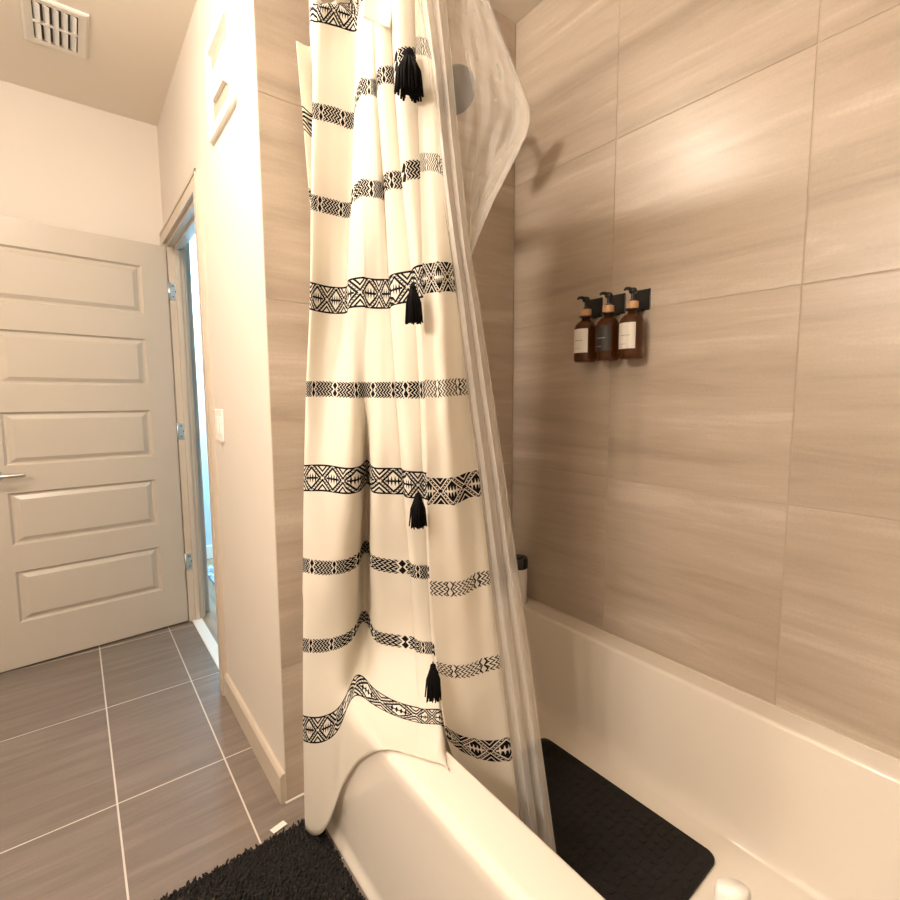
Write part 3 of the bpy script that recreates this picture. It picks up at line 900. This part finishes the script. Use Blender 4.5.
bm = bmesh.new(); add_tube(bm, [(0, 0, 0), (0, -.006, 0), (0, -.012, 0)], [.03, .03, .018], 24); obj('flange', bm, M_chrome, sh)

# ------------------------------------------------------------------ soap bottles on wall brackets
BZ = 1.376
def bracket(y, label):
    b_ = thing('bottle_bracket', label, 'bracket', (XR, y, 1.528), 'black bottle brackets on the tiled wall')
    bm = bmesh.new(); add_box(bm, (-.004, -.031, 0), (0, .031, .064), 0, .001); obj('wall_plate', bm, M_black, b_)
    bm = bmesh.new()
    add_box(bm, (-.032, -.012, -.003), (-.003, .012, .0), 0)
    n = 20; ci, co = [], []
    rg = []
    for r, z in ((.0155, -.003), (.023, -.003), (.023, 0), (.0155, 0)):
        rg.append([bm.verts.new((-.05 + r * math.cos(2 * PI * k / n), r * math.sin(2 * PI * k / n), z)) for k in range(n)])
    for A, B in zip(rg, rg[1:] + rg[:1]):
        for k in range(n): bm.faces.new((A[k], A[(k + 1) % n], B[(k + 1) % n], B[k]))
    obj('neck_ring', bm, M_black, b_)
def bottle(y, label, dark):
    b_ = thing('pump_bottle', label, 'bottle', (XR - .05, y, BZ), 'amber pump bottles on the tiled wall')
    R_ = .037
    bm = bmesh.new()
    add_lathe(bm, [(0, .003), (R_ - .006, .0), (R_ - .001, .004), (R_, .010), (R_, .112), (R_ - .003, .122), (R_ - .011, .132), (.0155, .138), (.0135, .142), (.0135, .152), (0, .152)], 36)
    obj('glass_body', bm, M_amber, b_)
    bm = bmesh.new(); add_lathe(bm, [(.0140, .1455), (.0165, .1465), (.0165, .150), (.014, .152)], 28); obj('neck_band', bm, M_black, b_)
    bm = bmesh.new(); add_lathe(bm, [(.010, .153), (.0185, .153), (.0185, .174), (.010, .174)], 28)
    c_ = obj('collar', bm, M_wood, b_); c_['label'] = 'bamboo collar'; auto(c_)
    bm = bmesh.new()
    add_lathe(bm, [(.009, .174), (.009, .180), (.0055, .182), (.0055, .198), (.010, .199), (.0125, .204), (.012, .2105), (.008, .2155), (0, .216)], 20)
    add_tube(bm, [(-.004, 0, .2095), (-.025, 0, .2105), (-.038, 0, .208), (-.043, 0, .2035)], [.0062, .0055, .0046, .0036], 12)
    auto(obj('pump', bm, M_black, b_), 50)
    bm = bmesh.new()
    add_lathe(bm, [(R_ + .0006, .030), (R_ + .0006, .108)], 20, Matrix.Rotation(PI, 4, 'Z'), 0, -.88, .88)
    lb = obj('label_sheet', bm, M_blabel if dark else M_paper, b_); lb['label'] = 'black label' if dark else 'white label'
    bm = bmesh.new()
    def mark(z, a0, a1, h):
        add_lathe(bm, [(R_ + .001, z - h), (R_ + .001, z + h)], 3, Matrix.Rotation(PI, 4, 'Z'), 0, a0, a1)
    x = -.42
    rr = random.Random(int(y * 1000))
    while x < .42:                       # small unreadable line of lettering
        wdt = rr.uniform(.03, .07); mark(.070, x, x + wdt, .0011); x += wdt + .035
    obj('lettering', bm, M_winK if dark else M_ink, lb); bm = bmesh.new()
    x = -.45
    while x < .1:
        wdt = rr.uniform(.03, .06); mark(.044, x, x + wdt, .0007); x += wdt + .03
    if not dark and y < .9:
        for a_ in (-.80, .80): add_lathe(bm, [(R_ + .001, .034), (R_ + .001, .104)], 1, Matrix.Rotation(PI, 4, 'Z'), 0, a_ - .008, a_ + .008)
        for z in (.034, .104): mark(z, -.8, .8, .0004)
    obj('small_print', bm, M_winK if dark else M_ink, lb)
for y, dk, lab, lab2 in ((1.062, False, 'amber pump bottle with white label, nearest the far corner', 'black wall bracket holding the bottle nearest the far corner'),
                         (.973, True, 'middle amber pump bottle with black label', 'black wall bracket holding the middle bottle with the black label'),
                         (.885, False, 'amber pump bottle with thin-bordered white label, rightmost of the three', 'black wall bracket holding the rightmost pump bottle')):
    bracket(y, lab2); bottle(y, lab, dk)

# canister on the far tub ledge
cn = thing('canister', 'tall white canister with black lid on the far tub ledge', 'canister', (1.345, 1.365, RIM))
bm = bmesh.new(); add_lathe(bm, [(0, 0), (.034, 0), (.036, .003), (.036, .143), (.034, .145), (0, .145)], 32); obj('body', bm, M_paper, cn)
bm = bmesh.new(); add_lathe(bm, [(.0375, .145), (.0385, .147), (.0385, .178), (.035, .186), (.022, .186), (.018, .190), (0, .190)], 32); auto(obj('lid', bm, M_lid, cn)); 

# shampoo bottle on the near rim
sb = thing('shampoo_bottle', 'clear bottle with white flip cap standing on the tub rim', 'bottle', (.574, .214, RIM))
bm = bmesh.new()
add_lathe(bm, [(0, 0), (.026, 0), (.030, .004), (.031, .02), (.031, .15), (.028, .172), (.020, .184), (.016, .188), (.016, .196), (0, .196)], 32, Matrix.Diagonal((1, 1.25, 1, 1)))
auto(obj('bottle_body', bm, M_clear, sb), 50)
bm = bmesh.new()
add_lathe(bm, [(0, .19), (.0195, .19), (.0200, .192), (.0190, .232), (.0178, .2375), (.015, .240), (0, .2405)], 32)
for v in bm.verts:
    if v.co.z > .215: v.co.z += -.012 * (v.co.x + v.co.y) / .02 * .45
auto(obj('flip_cap', bm, M_white, sb), 50)

# ------------------------------------------------------------------ bath rug
rug = thing('bath_rug', 'black shaggy bath rug on the floor beside the tub', 'rug', (.24, .93, 0))
RX0, RX1, RY0, RY1 = -.03 - .24, .487 - .24, .52 - .93, 1.352 - .93
bm = bmesh.new(); add_box(bm, (RX0, RY0, .0005), (RX1, RY1, .008), 0, .003); obj('backing', bm, M_pile, rug)
bm = bmesh.new()
r = random.Random(3)
step = .0066
nx, ny = int((RX1 - RX0) / step), int((RY1 - RY0) / step)
for i in range(nx + 1):
    for j in range(ny + 1):
        x = RX0 + i * step + r.uniform(-.004, .004); y = RY0 + j * step + r.uniform(-.004, .004)
        h = r.uniform(.009, .016); a = r.uniform(0, 2 * PI); ln_ = r.uniform(.002, .009)
        dx, dy = ln_ * math.cos(a), ln_ * math.sin(a)
        if i >= nx - 1: dx = min(dx, .001)
        q = r.uniform(.0026, .0040); a2 = r.uniform(0, PI)
        b0 = [bm.verts.new((x + q * math.cos(a2 + k * PI * 2 / 3), y + q * math.sin(a2 + k * PI * 2 / 3), .005)) for k in range(3)]
        b1 = [bm.verts.new((x + dx * .6 + q * 1.05 * math.cos(a2 + .6 + k * PI * 2 / 3), y + dy * .6 + q * 1.05 * math.sin(a2 + .6 + k * PI * 2 / 3), .005 + h * .7)) for k in range(3)]
        tp_ = bm.verts.new((x + dx, y + dy, .005 + h))
        for k in range(3):
            bm.faces.new((b0[k], b0[(k + 1) % 3], b1[(k + 1) % 3], b1[k])); bm.faces.new((b1[k], b1[(k + 1) % 3], tp_))
pile = obj('pile', bm, M_pile, rug, True); pile['kind'] = 'stuff'
bm = bmesh.new(); add_box(bm, (-.021, -.012, 0), (.021, .012, .0012), 0, 0, Matrix.Translation((.392 - .24, 1.385 - .93, .003)) @ Matrix.Rotation(math.radians(12), 4, 'Z') @ Matrix.Rotation(math.radians(-8), 4, 'X'))
cl2 = obj('care_label', bm, M_paper, rug); cl2['label'] = 'small white care label'
